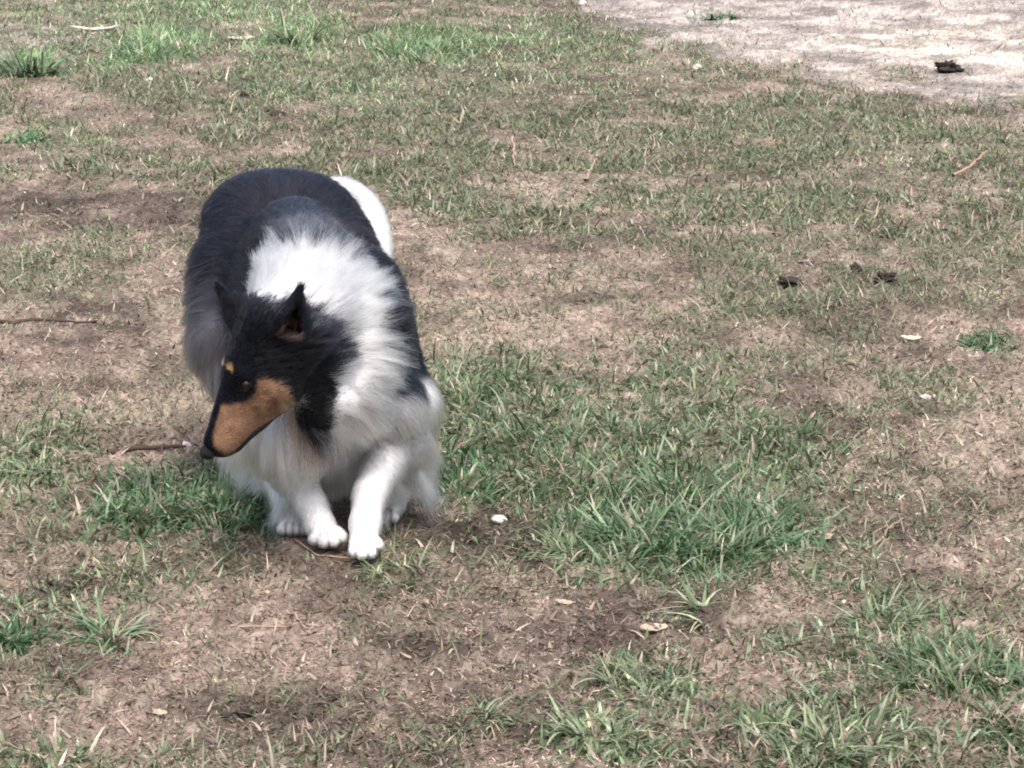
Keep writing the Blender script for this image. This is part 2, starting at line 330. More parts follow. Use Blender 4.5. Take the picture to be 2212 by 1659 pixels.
tuft(300,1110,90,260,.05,DEEP+GREENS,[2,3,3,1,1,2,2,1,1],'green tuft farther left of the paws, beneath the nose')
tuft(100,1020,70,150,.045,LG,lw,'yellowish tuft at the left edge, level with the chest fur')
tuft(830,375,40,60,.07,OLIVES,[1,2,2,1,1],'dull upright tuft right behind the white tail',spread=.6,wd=(.004,.007))

# ------------------------------------------------------------------ stones, husks, clods, twigs
m_stone, n_, b_ = new_mat('pale_stone'); b_.inputs['Base Color'].default_value = (.72, .68, .62, 1); b_.inputs['Roughness'].default_value = .8
q = n_.nodes.new('ShaderNodeTexNoise'); q.inputs['Scale'].default_value = 90; r_ = n_.nodes.new('ShaderNodeValToRGB'); n_.links.new(q.outputs[0], r_.inputs[0])
r_.color_ramp.elements[0].color = (.32, .28, .24, 1); r_.color_ramp.elements[0].position = .35; r_.color_ramp.elements[1].color = (.72, .69, .65, 1); r_.color_ramp.elements[1].position = .6; n_.links.new(r_.outputs[0], b_.inputs['Base Color'])
m_clod, n_, b_ = new_mat('dark_clod'); b_.inputs['Roughness'].default_value = .9
q = n_.nodes.new('ShaderNodeTexNoise'); q.inputs['Scale'].default_value = 70; r_ = n_.nodes.new('ShaderNodeValToRGB'); n_.links.new(q.outputs[0], r_.inputs[0])
r_.color_ramp.elements[0].color = (.008, .006, .006, 1); r_.color_ramp.elements[1].color = (.06, .04, .035, 1); n_.links.new(r_.outputs[0], b_.inputs['Base Color'])
m_twig, n_, b_ = new_mat('twig_bark'); b_.inputs['Roughness'].default_value = .85
q = n_.nodes.new('ShaderNodeTexNoise'); q.inputs['Scale'].default_value = 120; r_ = n_.nodes.new('ShaderNodeValToRGB'); n_.links.new(q.outputs[0], r_.inputs[0])
r_.color_ramp.elements[0].color = (.20, .13, .09, 1); r_.color_ramp.elements[1].color = (.5, .36, .26, 1); n_.links.new(r_.outputs[0], b_.inputs['Base Color'])
m_dtwig = m_twig.copy(); rr_ = [x for x in m_dtwig.node_tree.nodes if x.type == 'VALTORGB'][0]; rr_.color_ramp.elements[0].color = (.02, .014, .012, 1); rr_.color_ramp.elements[1].color = (.10, .065, .05, 1)

def sphere_grid(nu=20, nv=12):
    th = np.linspace(0, 2*PI, nu, endpoint=False); ph = np.linspace(0, PI, nv)
    P, T = np.meshgrid(ph, th, indexing='ij')
    d = np.stack([np.sin(P)*np.cos(T), np.sin(P)*np.sin(T), np.cos(P)], -1)
    i = np.arange(nu*nv).reshape(nv, nu); j = np.roll(i, -1, 1)
    f = np.stack([i[:-1], i[1:], j[1:], j[:-1]], -1).reshape(-1, 4)
    return d.reshape(-1, 3), f
def lump(name, u, v, wu, hz, depth, mat, label, cat_, group, rough=.33, lift=.35, lumps=0, seed=1):
    """irregular solid: wu = photo width, hz and depth in metres"""
    cx, cy = gp(u, v); w = wu/F*math.hypot(cy, CAM_H)/2
    d, f = sphere_grid(26, 16)
    nz = fbm(d[:, 0]*1.7+seed*3.1+d[:, 2], d[:, 1]*1.7+d[:, 2]*1.3+seed, seed, 3)-.5
    n2 = fbm(d[:, 0]*5+seed+d[:, 2]*3, d[:, 1]*5-d[:, 2]*4, seed+5, 2)-.5
    r = 1+nz*rough*3+n2*rough*1.5*(1+lumps)
    V = d*r[:, None]*np.array([w, depth/2, hz/2])
    o = mesh_obj(name, V, f, mat); o.location = (cx, cy, float(height(np.array([cx]), np.array([cy]))[0])+hz*lift)
    o.rotation_euler = (rng.normal(0, .1), rng.normal(0, .1), rng.normal(0, .3))
    return tag(o, label, cat_, group)
ST = 'pale stones and chips on the ground'; CLG = 'dark clods on the ground'
lump('pebble',1079,1134,36,.016,.026,m_stone,'white rounded pebble on dark soil right of the front paws','pebble',ST,.12)
lump('pebble',1172,940,16,.011,.014,m_stone,'tiny white pebble in green grass right of the dog','pebble',ST,.15,seed=2)
lump('pebble',2003,861,26,.012,.03,m_stone,'flat white chip near the right edge, above the middle grass','pebble',ST,.35,seed=3)
lump('pebble',1905,935,14,.012,.015,m_stone,'tiny pale pebble below the flat white chip at right','pebble',ST,.2,seed=4)
lump('pebble',1492,40,16,.035,.035,m_stone,'white pebble beside the dark tuft on the grey path','pebble',ST,.2,seed=5)
lump('pebble',1258,12,18,.03,.035,m_stone,'white pebble at the very top edge, above the centre','pebble',ST,.25,seed=6)
lump('pebble',1506,155,22,.022,.03,m_stone,'white chip at the lower left border of the grey path','pebble',ST,.3,seed=7)
lump('pebble',325,178,18,.02,.03,m_stone,'pale chip under the second bright tuft at upper left','pebble',ST,.3,seed=8)
lump('pebble',403,972,26,.018,.025,m_stone,'cream chip on the soil just left of the nose','pebble',ST,.4,seed=9)
lump('clod',2050,151,52,.045,.09,m_clod,'black lump lying on the bright sandy path at upper right','clod',CLG,.4,.3,2,seed=11)
lump('clod',600,241,34,.025,.06,m_clod,'small black oval clod in the grass above the rump','clod',CLG,.2,.3,1,seed=12)
lump('clod',1115,491,26,.022,.04,m_clod,'black clod nearest the dog in the row right of the tail','clod',CLG,.35,.3,1,seed=13)
lump('clod',1209,490,30,.022,.04,m_clod,'black clod in the middle of the row right of the tail','clod',CLG,.35,.3,1,seed=14)
lump('clod',1704,623,44,.026,.05,m_clod,'dark brown clod right of centre on tan soil','clod',CLG,.35,.35,2,seed=15)
lump('clod',1912,611,40,.020,.04,m_clod,'thin dark clod right of the brown one on tan soil','clod',CLG,.45,.3,2,seed=16)
lump('clod',378,467,36,.028,.05,m_clod,'dark clod in the muddy hollow left of the rump','clod',CLG,.4,.3,2,seed=17)
lump('clod',702,1494,48,.013,.03,m_clod,'dark crumb of soil on the bare ground at bottom centre left','clod',CLG,.45,.3,2,seed=18)
lump('clod',1850,583,20,.02,.03,m_clod,'little black clod just above the two clods at right','clod',CLG,.35,.3,1,seed=19)
lump('clod',530,1558,36,.012,.022,m_clod,'low dark crumb close to the bottom edge, left half','clod',CLG,.4,.3,2,seed=20)
lump('clod',528,212,18,.022,.03,m_clod,'tiny black clod above the left of the rump','clod',CLG,.35,.3,1,seed=21)

def husk(u, v, wu, hu, ang, label, curl=.3, colr=(.46,.39,.30)):
    cx, cy = gp(u, v); s = math.hypot(cy, CAM_H)/F; a_, b2 = wu*s/2, hu*s/2
    nu, nv = 12, 7; t = np.linspace(-1, 1, nu); q = np.linspace(-1, 1, nv); T, Q = np.meshgrid(t, q, indexing='ij')
    wv = np.sqrt(np.clip(1-T**2, 0, 1))*(1+.15*np.sin(T*9)); X = T*a_; Y = Q*b2*wv*1.2; Zz = curl*a_*(T**2)*.6+curl*b2*(Q**2)*wv+.003
    top = np.stack([X, Y, Zz+.0012], -1).reshape(-1, 3); bot = np.stack([X, Y, Zz], -1).reshape(-1, 3)
    i = np.arange(nu*nv).reshape(nu, nv); f1 = np.stack([i[:-1, :-1], i[1:, :-1], i[1:, 1:], i[:-1, 1:]], -1).reshape(-1, 4)
    V = np.concatenate([top, bot]); f = np.concatenate([f1, f1[:, ::-1]+nu*nv])
    o = mesh_obj('husk', V, f, m_straw, col=np.array(colr)*(1+0*V)); 
    o.location = (cx, cy, float(height(np.array([cx]), np.array([cy]))[0])+.002); o.rotation_euler = (ang[0], ang[1], ang[2])
    return tag(o, label, 'dry husk', 'pale dry husks and leaf bits')
husk(1765,1150,75,30,(.25,.1,.1),'cream husk lying right of the biggest dark tuft')
husk(1412,1362,62,22,(.3,0,.1),'long cream husk on bare soil below the big clump')
husk(593,1411,34,13,(.2,-1.2,1.4),'upright pale seed husk on the bare soil below the paws')
husk(450,1420,30,9,(.2,-.9,.9),'slim pale husk left of the upright seed husk')
husk(872,1437,34,12,(.3,.5,.6),'pale curled husk right of the upright seed husk')
husk(765,1412,26,9,(.2,-.9,2.0),'short pale husk between the upright husk and the curled one')
husk(1215,1300,44,18,(.2,.2,.3),'cream leaf bit below the pale tuft of the big clump')
husk(340,1540,40,16,(.3,.2,.2),'yellowish curled leaf near the bottom left')
husk(1965,735,50,14,(.3,.1,.3),'pale dead sprig at the right, above the middle',colr=(.6,.55,.4))
husk(205,70,110,22,(.05,0,.05),'wide pale strip of bark at the upper left',colr=(.62,.54,.46))
husk(520,92,60,18,(.15,0,.2),'pale grey bark piece between the upper left tufts',colr=(.5,.44,.4))
husk(1560,1375,26,9,(.2,.6,1.2),'small cream leaf bit under the sparse pale tuft')
husk(2150,1500,50,20,(.3,.2,.4),'pale looped leaf below the thick corner tuft',curl=.8)

def tube(name, pts, r, mat, label, cat_, group):
    pts = np.array(pts, float); n = len(pts); m = 7; V = []
    for i in range(n):
        d = pts[min(i+1, n-1)]-pts[max(i-1, 0)]; d /= np.linalg.norm(d)+1e-9
        a = np.cross(d, [0, 0, 1.0]); a /= np.linalg.norm(a)+1e-9; b = np.cross(d, a)
        rr = r*(1-.5*i/(n-1))*(1+.2*math.sin(i*2.3))
        for k in range(m): V.append(pts[i]+rr*(math.cos(2*PI*k/m)*a+math.sin(2*PI*k/m)*b))
    f = [[i*m+k, i*m+(k+1) % m, (i+1)*m+(k+1) % m, (i+1)*m+k] for i in range(n-1) for k in range(m)]
    V = np.array(V); V0 = pts[0].copy(); o = mesh_obj(name, V-V0, f, mat); o.location = V0
    return tag(o, label, cat_, group)
def twig(uvs, r, mat, label, lift=(.004,), group='twigs and dead stalks'):
    P = [gp(u, v) for u, v in uvs]; t = np.linspace(0, 1, len(P)); q = np.linspace(0, 1, 14)
    X = np.interp(q, t, [p[0] for p in P]); Y = np.interp(q, t, [p[1] for p in P]); lf = np.interp(q, np.linspace(0, 1, len(lift)), lift)
    X = X+rng.normal(0, r*.5, 14); Zz = height(X, Y, False)+lf+r
    return tube('twig', np.stack([X, Y, Zz], -1), r, mat, label, 'twig', group)
twig([(620,1330),(640,1355),(665,1383)],.0028,m_twig,'short brown twig slanting on the bare soil below the paws',(.004,.01,.004))
twig([(1108,335),(1112,365)],.005,m_straw if False else m_twig,'pale upright stalk in the olive grass right of the tail',(.05,.004))
twig([(235,988),(290,982),(350,980),(395,984)],.006,m_dtwig,'dark stick on the ground left of the nose',(.004,.006))
twig([(500,1357),(560,1362),(640,1368)],.0022,m_twig,'long thin twig lying level below the left hind paw',(.003,))
twig([(2060,385),(2100,370),(2130,355)],.005,m_twig,'pale bent stalk in the olive grass at upper right',(.004,.03))
twig([(1265,395),(1285,370)],.005,m_twig,'short pale stalk right of the upright one in olive grass',(.004,.03))
twig([(640,1170),(690,1205),(760,1215)],.002,m_twig,'thin curved root end by the left front paw',(.003,.003))
twig([(0,705),(80,700),(210,700)],.005,m_dtwig,'dark thin stick on the bare soil at the left edge',(.003,))

twig([(1870,1195),(1950,1130)],.0025,m_twig,'thin pale stalk on the soil right of the cream husk',(.003,.01))
# ------------------------------------------------------------------ dog: one continuous body from blended tapered limbs
HF = np.array([-.555, -.20, -.82]); HF /= np.linalg.norm(HF)                 # head axes: forward (nose), far side, up
HL = np.array([-.42, .90, 0.]); HL -= HF*HL.dot(HF); HL /= np.linalg.norm(HL)
HU = np.cross(HL, HF)
if HU[2] < 0: HU = -HU
H0 = at(556, 754, 4.99)
def hd(a, b, c): return H0+HF*a+HL*b+HU*c
def A(u, v, Y): return at(u, v, Y)
# region, P1, r1, P2, r2, blend, fur length, comb direction ('r' ruff, 'b' body, 'd' down, 'h' head, 'k' back feathering, vector)
PR = []
def prim(reg, p1, r1, p2, r2, k, fl, mode): PR.append((reg, np.array(p1, float), r1, np.array(p2, float), r2, k, fl, mode))
# trunk
prim('coat', A(690,730,5.27), .112, A(655,650,5.46), .118, .04, .040, 'b')
prim('coat', A(672,575,5.29), .070, A(640,530,5.50), .085, .04, .032, 'b')
prim('coat', A(655,690,5.45), .120, A(615,570,5.62), .120, .04, .035, 'b')
prim('coat', A(562,497,5.68), .108, A(560,560,5.72), .105, .05, .030, 'b')
prim('coat', A(655,500,5.68), .108, A(655,560,5.72), .105, .05, .030, 'b')
prim('coat', A(508,600,5.60), .080, A(474,725,5.52), .050, .04, .055, 'b')
prim('coat', A(755,640,5.43), .095, A(790,740,5.34), .085, .04, .040, 'b')
prim('coat', A(780,700,5.27), .072, A(838,870,5.22), .050, .04, .050, 'b')
prim('coat', A(710,560,5.62), .090, A(800,740,5.50), .075, .04, .040, 'b')
# chest and neck
prim('ruff', A(690,690,5.22), .100, A(612,730,5.08), .070, .035, .062, 'r')
prim('ruff', A(670,625,5.23), .085, A(650,700,5.12), .075, .035, .066, 'r')
prim('ruff', A(765,700,5.19), .062, A(745,850,5.12), .062, .035, .062, 'r')
prim('ruff', A(690,860,5.14), .085, A(660,915,5.12), .058, .035, .065, 'd')
prim('ruff', A(715,930,5.24), .070, A(600,915,5.20), .055, .035, .062, 'd')
prim('ruff', A(592,890,5.16), .050, A(545,925,5.15), .028, .03, .062, 'd')
prim('head_fur', A(640,770,5.05), .064, A(688,850,5.07), .048, .03, .060, 'h')
# front legs (the photo's right one reaching straight down, the other planted)
prim('leg_fur', A(838,870,5.22), .050, A(862,955,5.24), .038, .03, .062, np.array([.55,.25,-.8]))
prim('leg_fur', A(852,955,5.24), .038, A(800,1065,5.13), .0265, .02, .032, 'k')
prim('leg_fur', A(800,1065,5.13), .0260, A(789,1130,5.09), .024, .012, .016, 'd')
prim('leg_fur', A(789,1130,5.09), .024, A(786,1172,5.05), .023, .012, .008, 'd')
for du, v2, Yt in ((-20,1202,5.02),(-5,1207,5.01),(13,1204,5.02),(28,1186,5.04)):
    prim('leg_fur', A(786+du*.8, 1170, 5.045), .011, A(787+du*1.1, v2-9, Yt), .0092, .0035, .004, 'd')
prim('leg_fur', A(600,900,5.20), .052, A(632,1010,5.19), .035, .03, .050, 'k')
prim('leg_fur', A(632,1010,5.19), .033, A(672,1090,5.155), .0245, .02, .020, 'k')
prim('leg_fur', A(672,1090,5.155), .0245, A(692,1135,5.14), .023, .012, .010, 'd')
prim('leg_fur', A(692,1135,5.14), .024, A(708,1158,5.115), .021, .012, .007, 'd')
for u2, v2, Yt in ((679,1166,5.095),(699,1172,5.082),(721,1171,5.085),(740,1162,5.10)):
    prim('leg_fur', A(692+(u2-708)*.6+14, 1150, 5.115), .0115, A(u2, v2-1, Yt), .0102, .003, .004, 'd')
# hind legs, well under the body
prim('leg_fur', A(480,745,5.52), .050, A(560,900,5.42), .045, .03, .060, 'd')
prim('leg_fur', A(560,900,5.42), .042, A(603,1040,5.30), .024, .03, .030, 'k')
prim('leg_fur', A(603,1040,5.30), .024, A(624,1110,5.235), .0205, .015, .018, 'd')
prim('leg_fur', A(624,1110,5.235), .021, A(634,1136,5.205), .017, .012, .010, 'd')
for u2 in (610, 626, 642, 655): prim('leg_fur', A(634+(u2-634)*.5, 1130, 5.21), .012, A(u2, 1143, 5.185), .0095, .006, .006, 'd')
prim('leg_fur', A(800,740,5.48), .073, A(893,870,5.42), .038, .03, .045, 'b')
prim('leg_fur', A(893,870,5.42), .037, A(888,985,5.42), .030, .03, .040, 'd')
prim('leg_fur', A(888,985,5.42), .030, A(845,1095,5.32), .020, .02, .014, 'd')
prim('leg_fur', A(845,1095,5.32), .021, A(838,1112,5.29), .016, .012, .008, 'd')
for u2 in (820, 834, 848, 858): prim('leg_fur', A(832+(u2-840)*.5, 1108, 5.295), .012, A(u2-8, 1118, 5.27), .0095, .006, .006, 'd')
# tail: hangs in an arc behind the photo's right flank
TL = [A(660,450,5.78), A(722,415,5.86), A(765,428,5.90), A(797,466,5.90), A(815,525,5.88), A(825,620,5.86)]
TR = [.03, .018, .018, .018, .017, .012]
TLa = np.array(TL); tq = np.linspace(0, 5, 19)
def crom(t):
    i = min(int(t), 4); f = t-i; p0, p1, p2, p3 = TLa[max(i-1, 0)], TLa[i], TLa[i+1], TLa[min(i+2, 5)]
    return .5*(2*p1+(p2-p0)*f+(2*p0-5*p1+4*p2-p3)*f*f+(3*p1-p0-3*p2+p3)*f**3)
TP = [crom(t) for t in tq]; TRq = np.interp(tq, range(6), TR)
for i in range(18): prim('tail_fur', TP[i], TRq[i], TP[i+1], TRq[i+1], .02, .030, (TP[i+1]-TP[i]))
# head
prim('head_fur', hd(-.045,.012,.0), .054, hd(.03,.010,-.014), .044, .02, .018, 'h')
prim('head_fur', hd(-.045,-.012,.0), .054, hd(.03,-.010,-.014), .044, .02, .018, 'h')
prim('head_fur', hd(.03,0,-.008), .040, hd(.166,0,-.030), .0185, .015, .005, 'h')
prim('head_fur', hd(.05,0,-.048), .036, hd(.156,0,-.040), .0258, .012, .005, 'h')
prim('head_fur', hd(.03,0,-.078), .033, hd(.095,0,-.064), .0205, .015, .007, 'h')
prim('head_fur', hd(.095,0,-.064), .0200, hd(.150,0,-.060), .0115, .010, .005, 'h')
for s in (-1, 1):
    prim('head_fur', hd(.03,.024*s,-.056), .034, hd(.06,.014*s,-.046), .028, .02, .009, 'h')
    prim('head_fur', hd(.044,.027*s,.010), .013, hd(.062,.022*s,.004), .010, .012, .006, 'h')
    prim('head_fur', hd(-.05,.035*s,-.04), .038, hd(-.02,.033*s,-.05), .032, .02, .046, 'h')
EARS = []
def ear(base, tip, r, opn):
    base, tip = hd(*base), hd(*tip); opn = HF*opn[0]+HL*opn[1]+HU*opn[2]; opn /= np.linalg.norm(opn)
    prim('ear_fur', base, r, tip, .007, .012, .028, (tip-base)); EARS.append((base, tip, r, opn))
ear((-.058,-.045,.000), (-.106,-.050,.015), .033, (.35,-1,-.12))
ear((-.026,.040,.040), (-.044,.050,.080), .024, (.6,.6,.1))

H_ = .004
lo = np.min([np.minimum(p[1]-p[2], p[3]-p[4]) for p in PR], 0)-.03; hi = np.max([np.maximum(p[1]+p[2], p[3]+p[4]) for p in PR], 0)+.03
nxyz = np.ceil((hi-lo)/H_).astype(int)+1
SDF = np.full(nxyz, .2, np.float32)
def cone_sdf(P, a, r1, b, r2):
    ab = b-a; t = np.clip(((P-a)@ab)/max(ab@ab, 1e-9), 0, 1); return np.linalg.norm(P-a-t[..., None]*ab, axis=-1)-(r1+(r2-r1)*t)
def local(a, r1, b, r2, pad):
    l = np.minimum(a-r1, b-r2)-pad; h = np.maximum(a+r1, b+r2)+pad
    i0 = np.maximum(((l-lo)/H_).astype(int), 0); i1 = np.minimum(np.ceil((h-lo)/H_).astype(int)+1, nxyz)
    ax = [lo[q]+H_*np.arange(i0[q], i1[q]) for q in range(3)]
    return tuple(slice(i0[q], i1[q]) for q in range(3)), np.stack(np.meshgrid(*ax, indexing='ij'), -1)
for (reg, a, r1, b, r2, k, fl, mode) in PR:
    sl, P = local(a, r1, b, r2, .05); d = cone_sdf(P, a, r1, b, r2); o = SDF[sl]
    h = np.clip(.5+.5*(o-d)/k, 0, 1); SDF[sl] = o*(1-h)+d*h-k*h*(1-h)
for (base, tip, r, opn) in EARS:       # hollow of each ear
    a = base+opn*.016+(tip-base)*.10; b = base+(tip-base)*.80+opn*.006; sl, P = local(a, r, b, r, .02)
    d = -cone_sdf(P, a, r*.66, b, .003); o = SDF[sl]; k = .004; h = np.clip(.5-.5*(o-d)/k, 0, 1); SDF[sl] = o*(1-h)+d*h+k*h*(1-h)
for s in (-1, 1):                      # mouth line and eye hollow
    sl, P = local(hd(.16,.02*s,-.058), .004, hd(.09,.03*s,-.076), .004, .02)
    d = -cone_sdf(P, hd(.158,.019*s,-.0595), .0034, hd(.093,.026*s,-.075), .0034); o = SDF[sl]; SDF[sl] = np.maximum(o, d)
# surface nets
I = SDF < 0; nx, ny, nz_ = nxyz
cells = np.zeros((nx-1, ny-1, nz_-1), int); corner = [(i, j, k) for i in (0, 1) for j in (0, 1) for k in (0, 1)]
for (i, j, k) in corner: cells += I[i:nx-1+i, j:ny-1+j, k:nz_-1+k]
act = (cells > 0) & (cells < 8); ci = np.argwhere(act); vid = -np.ones(act.shape, int); vid[act] = np.arange(len(ci))
acc = np.zeros((len(ci), 3)); cnt = np.zeros(len(ci))
for c1 in corner:
    for q in range(3):
        if c1[q]: continue
        c2 = list(c1); c2[q] = 1
        f1 = SDF[ci[:, 0]+c1[0], ci[:, 1]+c1[1], ci[:, 2]+c1[2]]; f2 = SDF[ci[:, 0]+c2[0], ci[:, 1]+c2[1], ci[:, 2]+c2[2]]
        m = (f1 < 0) != (f2 < 0); t = np.where(m, f1/np.where(m, f1-f2, 1), 0)
        p = np.array(c1, float)+np.zeros((len(ci), 3)); p[:, q] += t; acc[m] += p[m]; cnt[m] += 1
DV = lo+H_*(ci+acc/cnt[:, None])
DF = []
for q in range(3):
    sh = [slice(None)]*3; s2 = [slice(None)]*3; sh[q] = slice(0, -1); s2[q] = slice(1, None)
    x1 = I[tuple(sh)]; x2 = I[tuple(s2)]; e = np.argwhere(x1 != x2); o1, o2 = (q+1) % 3, (q+2) % 3
    e = e[(e[:, o1] > 0) & (e[:, o2] > 0)]
    ins = x1[e[:, 0], e[:, 1], e[:, 2]]; vs = []
    for (d1, d2) in ((0, 0), (1, 0), (1, 1), (0, 1)):
        c = e.copy(); c[:, o1] -= d1; c[:, o2] -= d2; vs.append(vid[c[:, 0], c[:, 1], c[:, 2]])
    f = np.stack(vs, -1); f[~ins] = f[~ins][:, ::-1]; DF.append(f)
DF = np.concatenate(DF); DF = DF[(DF >= 0).all(1)]
def sdf_grad(P):
    q = (P-lo)/H_; q = np.clip(q, 1, np.array(nxyz)-3)
    def s(q):
        i = np.floor(q).astype(int); f = q-i; r = 0
        for (a, b, c) in corner:
            w = (f[:, 0] if a else 1-f[:, 0])*(f[:, 1] if b else 1-f[:, 1])*(f[:, 2] if c else 1-f[:, 2])
            r = r+w*SDF[i[:, 0]+a, i[:, 1]+b, i[:, 2]+c]
        return r
    g = np.stack([s(q+np.eye(3)[a]*.9)-s(q-np.eye(3)[a]*.9) for a in range(3)], -1)
    return g/(np.linalg.norm(g, axis=1, keepdims=True)+1e-9), s(q)

# coat pattern, drawn in the plane across the dog (fixed slant, nothing to do with where one stands)
REF = A(690, 700, 5.2); dref = REF[1]*cp-(REF[2]-CAM_H)*sp; KS = F/dref
def plane(P):
    return 690+KS*(P[:, 0]-REF[0]), 700-KS*((P[:, 2]-REF[2])*cp+(P[:, 1]-REF[1])*sp)
def inpoly(u, v, poly, soft=0):
    """signed distance-like: positive inside"""
    poly = np.array(poly, float); ins = np.zeros(len(u), bool); dm = np.full(len(u), 1e9)
    for i in range(len(poly)):
        (x1, y1), (x2, y2) = poly[i-1], poly[i]
        c = ((y1 > v) != (y2 > v)) & (u < (x2-x1)*(v-y1)/((y2-y1) if y2 != y1 else 1e-9)+x1); ins ^= c
        ex, ey = x2-x1, y2-y1; t = np.clip(((u-x1)*ex+(v-y1)*ey)/(ex*ex+ey*ey+1e-9), 0, 1)
        dm = np.minimum(dm, np.hypot(u-x1-t*ex, v-y1-t*ey))
    return np.where(ins, dm, -dm)
RUFF_POLY = [(460,690),(470,615),(512,560),(575,524),(669,516),(735,522),(792,556),(836,615),(850,720),(856,800),(845,860),(1000,840),(1010,1300),(440,1300),(430,980),(470,930),(500,860)]
TAN_POLY = [(470,876),(467,900),(461,935),(464,965),(488,990),(517,971),(549,937),(577,921),(600,922),(625,940),(650,965),(663,955),(642,915),(636,876),(622,842),(605,828),(585,820),(562,821),(556,842),(545,857),(530,868),(505,874)]
DARKNECK = [(440,640),(500,632),(560,648),(600,662),(650,655),(700,670),(745,700),(764,765),(748,800),(738,850),(724,925),(704,985),(668,975),(650,930),(640,850),(600,800),(470,880),(440,760)]
KH = F/(H0[1]*cp-(H0[2]-CAM_H)*sp); HU0, HV0 = 556, 754
def headmirror(P):
    q = P-H0; a = q@HF; b = q@HL; c = q@HU; m = H0+a[:, None]*HF-np.abs(b)[:, None]*HL+c[:, None]*HU
    return (HU0+KH*(m[:, 0]-H0[0]), HV0-KH*((m[:, 2]-H0[2])*cp+(m[:, 1]-H0[1])*sp)), a, b, c
BLACK = np.array([.006, .0068, .0110]); GREY = np.array([.075, .07, .078]); WHITE = np.array([.86, .86, .87]); TAN = np.array([.225, .134, .086]); CREAM = np.array([.38, .24, .11])
def prim_weights(P):
    D = np.stack([cone_sdf(P, p[1], p[2], p[3], p[4]) for p in PR], -1)
    Wt = np.exp(-(D-D.min(1, keepdims=True))/.008); Wt /= Wt.sum(1, keepdims=True); return D, Wt
REGS = ['coat', 'ruff', 'leg_fur', 'tail_fur', 'head_fur', 'ear_fur']
def coat_colour(P, regi, jit):
    u, v = plane(P); u = u+jit[:, 0]*7; v = v+jit[:, 1]*7; n = len(P); u0, v0 = u, v
    z = P[:, 2]; y = P[:, 1]
    c = np.where((regi == 0)[:, None], np.array([.017, .0185, .027]), BLACK)
    # greyer patch over the withers, and greyish flanks
    gpatch = np.exp(-(((u-655)/95)**2+((v-478)/28)**2)**1.5)*(y < 5.62)*(.45+.9*fbm(u/28, v/14, 5, 3))
    fl = np.clip(sstep(455, 405, u)*sstep(500, 700, v), 0, 1)*.55+sstep(640, 860, v)*sstep(520, 470, u)*.5
    g = np.clip(gpatch+fl, 0, 1)[:, None]; c = c+(GREY*1.5-c)*g
    wd = inpoly(u, v, RUFF_POLY); front = y < np.where(regi == 0, 5.345, 5.40)
    wv = sstep(-5, 6, wd)*front
    mixed = np.exp(-(((u-842)/42)**2+((v-865)/65)**2)**1.2)*.75*(fbm(u/9+v/30, v/26-u/20, 9, 3) > .48)
    wv = wv*(1-mixed)
    leg = (regi == 2)
    wv = np.where(leg, np.maximum(wv, sstep(860, 930, v+jit[:, 1]*15)), wv)
    wv = np.where(leg & (u > 872), np.maximum(wv, sstep(800, 850, v)), wv)
    wv = np.where(regi == 3, sstep(5.82, 5.86, y+jit[:, 0]*.004), wv)
    wv = np.maximum(wv, (z < .17)*front*1.0)
    c = c+(WHITE-c)*wv[:, None]
    gs = np.exp(-(((u-800)/110)**2+((v-900)/90)**2)**1.5)*sstep(.42, .66, fbm(u/30+v/70, v/12-u/26, 19, 3))*(wv > .3)*front*(regi <= 2)
    c = c+(np.array([.24,.23,.235])-c)*(gs*.7)[:, None]
    paw_tint = leg*sstep(.022, .006, z+jit[:, 0]*.003)*.55; c = c+(np.array([.40,.33,.28])-c)*paw_tint[:, None]  # paw fur turns brown towards the ground
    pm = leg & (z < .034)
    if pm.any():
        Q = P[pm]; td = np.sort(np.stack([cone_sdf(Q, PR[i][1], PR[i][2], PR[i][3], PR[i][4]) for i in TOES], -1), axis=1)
        gap_shade = sstep(.0030, .0008, td[:, 1]-td[:, 0])*sstep(.034, .026, Q[:, 2]); c[pm] = c[pm]+(np.array([.10,.08,.07])-c[pm])*gap_shade[:, None]*.85  # shade between the toes, painted into the fur colour
    c = np.where((leg & (wv > .5) & (c.mean(1) > .5))[:, None], c*np.array([.86, .85, .84])*(1-.30*sstep(.45, .7, fbm(P[:, 0]*26, P[:, 2]*9+P[:, 1]*9, 55, 3)))[:, None], c)
    nk = inpoly(u, v, DARKNECK); hn = (regi == 4) | (regi == 1)
    dkm = sstep(-10, 8, nk+jit[:, 1]*26)*hn*(y < 5.17)
    c = c+(BLACK*.8-c)*dkm[:, None]
    ts = sstep(-3, 4, inpoly(u, v, [(596,900),(640,872),(652,925),(705,990),(668,985),(628,945)]))*hn*(y < 5.17)*.75; c = c+(TAN*.8-c)*ts[:, None]
    # head
    (hu, hv), a, b, cc = headmirror(P); hu = hu+jit[:, 0]*3; hv = hv+jit[:, 1]*3
    hm = (regi == 4) & (a > -.09)
    hc = np.tile(BLACK*.7, (n, 1))
    tn = sstep(-6, 5, inpoly(hu, hv, TAN_POLY)+jit[:, 0]*5); hc = hc+(TAN*(.6+.8*fbm(hu/16, hv/16, 3, 3))[:, None]-hc)*tn[:, None]
    rim = np.exp(-((hu-592-(hv-885)*.1)/12)**2-((hv-888)/30)**4)*tn; hc = hc+(np.array([.10,.035,.016])-hc)*(.75*rim[:, None])
    pale = np.exp(-((hu-613)/9)**2-((hv-868)/22)**2)*tn; hc = hc+(np.array([.34,.225,.14])-hc)*(.7*pale[:, None])
    spot = np.exp(-(((hu-499)/8)**2+((hv-799)/12)**2)**2); hc = hc+(CREAM-hc)*spot[:, None]
    top = np.interp(a, [0,.06,.13,.18], [.05,.030,.006,-.008]); blk = sstep(.011, .007, top-cc+jit[:, 1]*.0012)*(a > .055)
